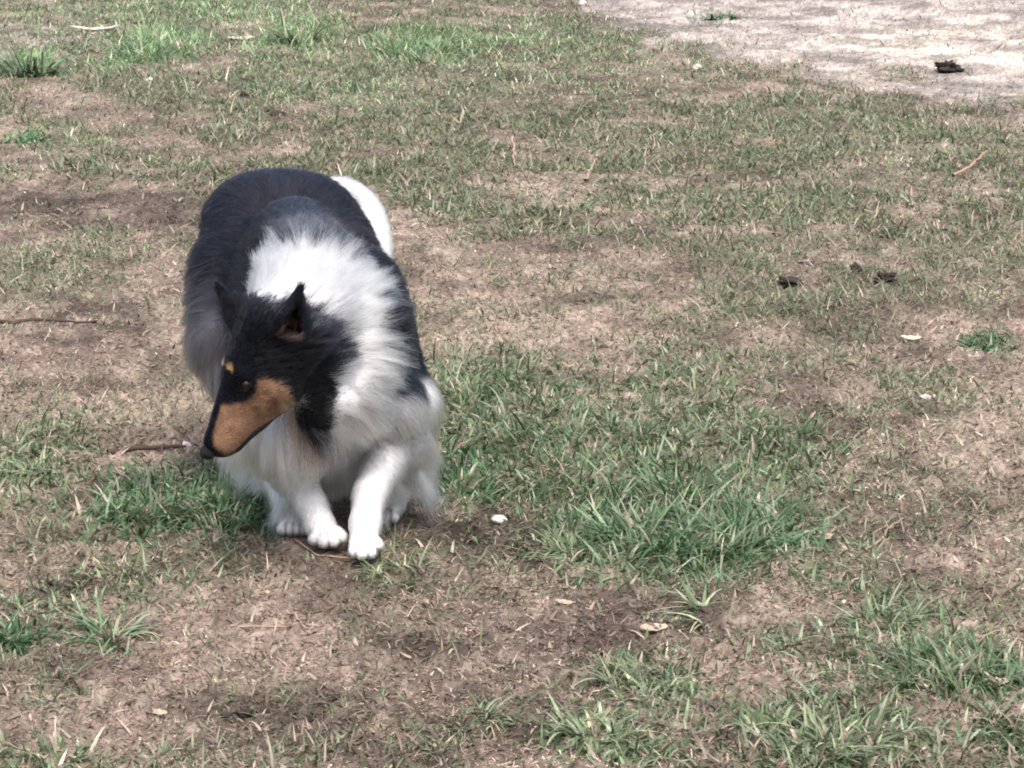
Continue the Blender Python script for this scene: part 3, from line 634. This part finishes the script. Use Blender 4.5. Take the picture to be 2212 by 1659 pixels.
    hc = hc+(BLACK*.7-hc)*np.clip(blk*(tn+.01 > 0), 0, 1)[:, None]
    jawl = sstep(.004, .0015, cc-np.interp(a, [.02,.09,.142,.16], [-.112,-.083,-.0705,-.0685]))*(a > .07)
    hc = hc*(1-.93*jawl[:, None])
    lip = np.exp(-((hv-np.interp(hu, [440,495,523,550,577,592], [990,983,965,936,918,914]))/4.6)**2)*((hu < 592)&(hu > 490)); hc = hc*(1-.95*lip[:, None])  # dark lip line, with the shadow of the open lips painted in
    below = sstep(2, 6, hv-np.interp(hu, [440,495,523,550,577,600], [991,984,966,937,919,921]))*(hu > 490)*(hu < 586); hc = hc+(np.array([.10,.07,.05])-hc)*below[:, None]
    lid = np.exp(-(((hu-538)+(hv-836)*.9)/4)**2-(((hu-538)*.9-(hv-836))/13)**2); hc = hc+(np.array([.16,.12,.10])-hc)*lid[:, None]
    c = np.where((hm & (((a > .0) & (cc > -.10)) | (tn > .5)))[:, None], hc, c)
    c = np.where((hm & (a <= .0) & (tn <= .5) & (np.linalg.norm(P-H0, axis=1) < .085))[:, None], BLACK*.6, c)
    # ears: black outside, brown fur inside
    em = regi == 5; ec = np.tile(BLACK*.6, (n, 1))
    for (base, tip, r, opn) in EARS:
        ax = tip-base; t = ((P-base)@ax)/(ax@ax); side = (P-base-t[:, None]*ax)@opn
        rad = np.linalg.norm(P-base-t[:, None]*ax-side[:, None]*opn, axis=1)
        inn = (t > -.25)&(t < .30)&(opn@HL < 0)&(side > -.012)&(rad < r*(.62-.5*t))&(np.linalg.norm(P-base, axis=1) < .12)
        ec = np.where(inn[:, None], np.array([.12, .065, .042]), ec)
    c = np.where(em[:, None], ec, c)
    return c
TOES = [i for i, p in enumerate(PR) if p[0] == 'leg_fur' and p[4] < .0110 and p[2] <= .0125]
Dm, Wm = prim_weights(DV); pregi = np.array([REGS.index(p[0]) for p in PR]); vreg = pregi[Dm.argmin(1)]
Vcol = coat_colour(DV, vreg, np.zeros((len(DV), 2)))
m_skin, n_, b_ = new_mat('undercoat'); a_ = n_.nodes.new('ShaderNodeAttribute'); a_.attribute_name = 'col'; n_.links.new(a_.outputs['Color'], b_.inputs['Base Color']); b_.inputs['Roughness'].default_value = .9; b_.inputs['Specular IOR Level'].default_value = .1
DOG0 = np.array([PAWS[0][0], PAWS[0][1]+.2, 0.0])
dog = mesh_obj('dog', DV-DOG0, DF, m_skin, col=Vcol); dog.location = DOG0
tag(dog, 'long haired black, white and tan dog walking with its head lowered and turned', 'dog')
def child(o): o.parent = dog; return o

# eyes and nose: the eye sits half sunk in the brow surface
def EYE(s):
    best = hd(.056, .02*s, .0)
    for q in np.linspace(.018, .05, 65):
        p = hd(.056, q*s, .0); g_, f_ = sdf_grad(p[None])
        if f_[0] < -.003: best = p
    return best
m_eye, n_, b_ = new_mat('dark_eye'); b_.inputs['Base Color'].default_value = (.012, .007, .005, 1); b_.inputs['Roughness'].default_value = .28
m_nose, n_, b_ = new_mat('wet_nose'); b_.inputs['Base Color'].default_value = (.005, .005, .007, 1); b_.inputs['Roughness'].default_value = .5; b_.inputs['Specular IOR Level'].default_value = .3
q = n_.nodes.new('ShaderNodeTexNoise'); q.inputs['Scale'].default_value = 500; bq = n_.nodes.new('ShaderNodeBump'); bq.inputs['Distance'].default_value = .001; n_.links.new(q.outputs[0], bq.inputs['Height']); n_.links.new(bq.outputs[0], b_.inputs['Normal'])
d_, f_ = sphere_grid(24, 14)
for s in (-1, 1):
    o = mesh_obj('eye', d_*np.array([.0076, .0076, .0076]), f_, m_eye, dog); o.location = Vector(EYE(s)-DOG0)
t = d_[:, 0]
nv = (HF*(d_[:, 0]*.013)[:, None]+HL*(d_[:, 1]*.0145*(1-.25*d_[:, 2]))[:, None]+HU*(d_[:, 2]*.0125)[:, None])
for s in (-1, 1):                      # nostrils
    w = np.exp(-(np.linalg.norm(d_-np.array([.75, .55*s, -.25]), axis=1)/.28)**2); nv -= HF*(w*.006)[:, None]
o = mesh_obj('nose', nv, f_, m_nose, dog); o.location = Vector(hd(.1865, 0, -.0265)-DOG0)

# black lips: a thin rim along the mouth on both sides, laid on the surface of the muzzle
m_lip, n_, b_ = new_mat('black_lip'); b_.inputs['Base Color'].default_value = (.010, .007, .007, 1); b_.inputs['Roughness'].default_value = .6; b_.inputs['Specular IOR Level'].default_value = .25
LP = []
for (u_, v_) in [(490,983),(506,976),(520,965),(533,950),(545,936),(560,924),(577,915),(592,908)]:
    for sh in range(0, 40, 2):
        q = np.stack([at(u_-sh*.55, v_-sh*.8, Y_) for Y_ in np.arange(4.78, 5.08, .002)]); g_, f_ = sdf_grad(q)
        if (f_ < .0005).any(): LP.append(q[np.argmax(f_ < .0005)]); break
LP = np.array(LP); LP[1:-1] = (LP[:-2]+2*LP[1:-1]+LP[2:])/4
for s in (-1, 1):
    q = LP-H0; bb = q@HL; pp = LP if s < 0 else LP-2*bb[:, None]*HL
    tq_ = np.linspace(0, 1, 18); pp = np.stack([np.interp(tq_, np.linspace(0, 1, len(pp)), pp[:, i]) for i in range(3)], -1)
    m_ = 8; V_ = []
    for i in range(18):
        dd = pp[min(i+1, 17)]-pp[max(i-1, 0)]; dd /= np.linalg.norm(dd); a1 = np.cross(dd, HL); a1 /= np.linalg.norm(a1); a2 = np.cross(dd, a1); rr = .0042*math.sin(PI*(i+1.5)/20)**.5
        for k in range(m_): V_.append(pp[i]+rr*(math.cos(2*PI*k/m_)*a1+math.sin(2*PI*k/m_)*a2))
    f_ = [[i*m_+k, i*m_+(k+1) % m_, (i+1)*m_+(k+1) % m_, (i+1)*m_+k] for i in range(17) for k in range(m_)]
    V_ = np.array(V_); c_ = V_.mean(0); o = mesh_obj('lip', V_-c_, f_, m_lip, dog); o.location = Vector(c_-DOG0)

# ------------------------------------------------------------------ fur
m_fur = bpy.data.materials.new('fur'); m_fur.use_nodes = True; n_ = m_fur.node_tree; n_.nodes.remove(n_.nodes['Principled BSDF'])
hb = n_.nodes.new('ShaderNodeBsdfHairPrincipled'); hb.parametrization = 'COLOR'; hb.inputs['Roughness'].default_value = .45; hb.inputs['Radial Roughness'].default_value = .6
hb.inputs['Random Roughness'].default_value = .2; hb.inputs['IOR'].default_value = 1.27
a_ = n_.nodes.new('ShaderNodeAttribute'); a_.attribute_name = 'col'; n_.links.new(a_.outputs['Color'], hb.inputs['Color']); n_.links.new(hb.outputs[0], n_.nodes['Material Output'].inputs['Surface'])
tri = np.concatenate([DF[:, [0, 1, 2]], DF[:, [0, 2, 3]]]); v0, v1, v2 = DV[tri[:, 0]], DV[tri[:, 1]], DV[tri[:, 2]]
area = np.linalg.norm(np.cross(v1-v0, v2-v0), axis=1)
dens = np.array([1.0, 1.35, 1.6, 1.3, 2.6, 3.0])[vreg[tri[:, 0]]]; area = area*dens
NH = 270000
ti = rng.choice(len(tri), NH, p=area/area.sum()); r1 = np.sqrt(rng.random(NH)); r2 = rng.random(NH)
P = v0[ti]*(1-r1)[:, None]+v1[ti]*(r1*(1-r2))[:, None]+v2[ti]*(r1*r2)[:, None]
Nn, _ = sdf_grad(P)
D, Wt = prim_weights(P); regi = pregi[D.argmin(1)]
fl = Wt@np.array([p[6] for p in PR])
HC = A(585, 800, 5.0)
def mode_dir(mode, P):
    if isinstance(mode, str):
        if mode == 'r': d = P-HC; d[:, 1] += .03; d /= np.linalg.norm(d, axis=1, keepdims=True); return d*np.array([1, 1, 1])-np.array([0, 0, .25])
        if mode == 'b': return np.array([0, .75, -.55])+0*P
        if mode == 'd': return np.array([0, .05, -1.])+0*P
        if mode == 'k': return np.array([0., .45, -1.])+0*P+np.stack([np.sign(P[:, 0]-A(700,900,5.2)[0])*.25, 0*P[:, 0], 0*P[:, 0]], -1)
        if mode == 'h': return -HF*.8+np.array([.35, .35, -.35])+0*P
    m = mode/np.linalg.norm(mode); return m+0*P
dr = 0
for i, p in enumerate(PR): dr = dr+Wt[:, i:i+1]*mode_dir(p[7], P.copy())
# back of the legs carries long feathering, the front is short
leg = regi == 2; backness = np.clip(Nn[:, 1]*1.2+.1, 0, 1); fl = np.where(leg & (P[:, 2] > .06), (fl+.010)*(.55+1.6*backness), fl)
(hu, hv), ha, hbb, hcc = headmirror(P); hm = (regi == 4)
fl = np.where(hm & (ha > .04), np.minimum(fl, .006), fl)
onface = hm & (ha > -.02) & (ha <= .04); fl = np.where(onface, np.minimum(fl, .012), fl)
for s in (-1, 1):
    de = np.linalg.norm(P-EYE(s), axis=1); fl = np.where(de < .012, fl*.12, fl)
fe = cone_sdf(P, A(868,900,5.27), .01, A(880,985,5.27), .01); fe = sstep(.05, .02, fe)*(Nn[:, 0] > -.1)*(Nn[:, 1] > -.75)
fl = np.maximum(fl, fe*.072)
lift = np.array([.22, .42, .25, .30, .22, .30])[regi]; lift = np.where(hm & (ha > -.0), .12, lift); lift = lift+fe*.35
tang = dr-Nn*(dr*Nn).sum(1, keepdims=True); tang /= np.linalg.norm(tang, axis=1, keepdims=True)+1e-6
# the comb wavers a little
wv = np.stack([fbm(P[:, 0]*22+P[:, 1]*9, P[:, 2]*22+s*7, 40+s, 2)-.5 for s in range(3)], -1)
tang = tang+wv*np.where(hm & (ha > 0), .4, 1.1)[:, None]; tang -= Nn*(tang*Nn).sum(1, keepdims=True); tang /= np.linalg.norm(tang, axis=1, keepdims=True)+1e-6
d0 = tang*(1-lift[:, None]*.5)+Nn*lift[:, None]*(1+rng.normal(0, .25, NH))[:, None]; d0 /= np.linalg.norm(d0, axis=1, keepdims=True)
fl = fl*rng.uniform(.62, 1.12, NH)
K = 6; tt = np.linspace(0, 1, K)
jit = rng.normal(0, 1, (NH, 2)); low = np.stack([fbm(P[:, 0]*55, P[:, 2]*55+P[:, 1]*20, 71, 2), fbm(P[:, 0]*55, P[:, 2]*55+P[:, 1]*20, 75, 2)], -1)-.5
Pm = np.where((fl > .02)[:, None], P+(d0*.35+tang*.2)*fl[:, None], P)
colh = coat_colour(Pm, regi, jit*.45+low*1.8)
shade = rng.normal(1, .13, NH).clip(.6, 1.5)*np.where(colh.mean(1) < .3, .45+1.3*fbm(P[:, 0]*70+P[:, 2]*30, P[:, 1]*34+P[:, 2]*34, 99, 3), .93+.14*fbm(P[:, 0]*70, P[:, 2]*40, 98, 2)); lum = colh.mean(1)
colh = colh*shade[:, None]; colh = np.where((lum > .5)[:, None], np.clip(colh, 0, .93), colh)
gr = (rng.random(NH) < .05) & (lum < .06) & ~hm & (regi != 5); colh[gr] = GREY*.8
grav = np.clip(fl*6, 0, .55); grav = np.where(leg & (P[:, 2] < .07), 0, grav)
# direction turns from d0 towards the combed direction and down along its length
end = dr/(np.linalg.norm(dr, axis=1, keepdims=True)+1e-6)*.35+tang*.65; end[:, 2] -= grav*.6; end /= np.linalg.norm(end, axis=1, keepdims=True)
pts = np.zeros((NH, K, 3)); pts[:, 0] = P-Nn*.001
for k in range(1, K):
    w = (k-.5)/(K-1); dd = d0*(1-w)+end*w; dd /= np.linalg.norm(dd, axis=1, keepdims=True); pts[:, k] = pts[:, k-1]+dd*(fl/(K-1))[:, None]
# clumping: hairs gather towards a guide hair near them
def clump(pts, cell, amt, seed):
    key = np.floor(pts[:, 0]/cell+np.stack([fbm(pts[:, 0, 0]*40, pts[:, 0, 2]*40+pts[:, 0, 1]*31, seed+s, 2) for s in range(3)], -1)*1.5).astype(np.int64)
    kk = key[:, 0]*73856093 ^ key[:, 1]*19349663 ^ key[:, 2]*83492791
    uq, inv = np.unique(kk, return_inverse=True); inv = inv.ravel(); c = np.bincount(inv); mean = np.zeros((len(uq), K, 3))
    for k in range(K):
        for a in range(3): mean[:, k, a] = np.bincount(inv, pts[:, k, a])/c
    L_ = np.random.default_rng(seed).uniform(.75, 1.45, len(uq))
    mean = mean[:, :1]+(mean-mean[:, :1])*L_[:, None, None]
    w = (tt**1.5)[None, :, None]*amt[:, None, None]; return pts*(1-w)+mean[inv]*w
am = np.array([.75, .85, .8, .35, .8, .6])[regi]*np.clip(fl/.02, 0, 1)
long_ = (fl > .04)*1.0; pts = clump(pts, .026, am*long_*np.where(Nn[:, 2] > .25, 1.05, .6), 31); pts = clump(pts, .014, am*.8, 3); pts = clump(pts, .006, am*.6, 9)
pts[:, 1:] += rng.normal(0, 1, (NH, 1, 3))*(tt[1:]**1.2)[None, :, None]*(fl*.07)[:, None, None]
# keep hairs out of the ground and out of the body
pts[..., 2] = np.maximum(pts[..., 2], .002)
for k in range(2, K):
    g_, s_ = sdf_grad(pts[:, k]); ins = s_ < .0015; pts[ins, k] += g_[ins]*(.0015-s_[ins])[:, None]
for ri, nm in enumerate(REGS):
    s = np.nonzero(regi == ri)[0]
    hc_ = bpy.data.hair_curves.new(nm); hc_.add_curves([K]*len(s))
    hc_.attributes['position'].data.foreach_set('vector', (pts[s]-DOG0).astype(np.float32).ravel())
    ra = hc_.attributes.get('radius') or hc_.attributes.new('radius', 'FLOAT', 'POINT')
    base = np.where(fl[s] < .012, .00030, .00034); ra.data.foreach_set('value', (base[:, None]*(1-.75*tt[None]**1.5)).astype(np.float32).ravel())
    ca = hc_.attributes.new('col', 'FLOAT_COLOR', 'CURVE'); c4 = np.ones((len(s), 4), np.float32); c4[:, :3] = colh[s]; ca.data.foreach_set('color', c4.ravel())
    hc_.materials.append(m_fur); o = bpy.data.objects.new(nm, hc_); C.objects.link(o); o.parent = dog
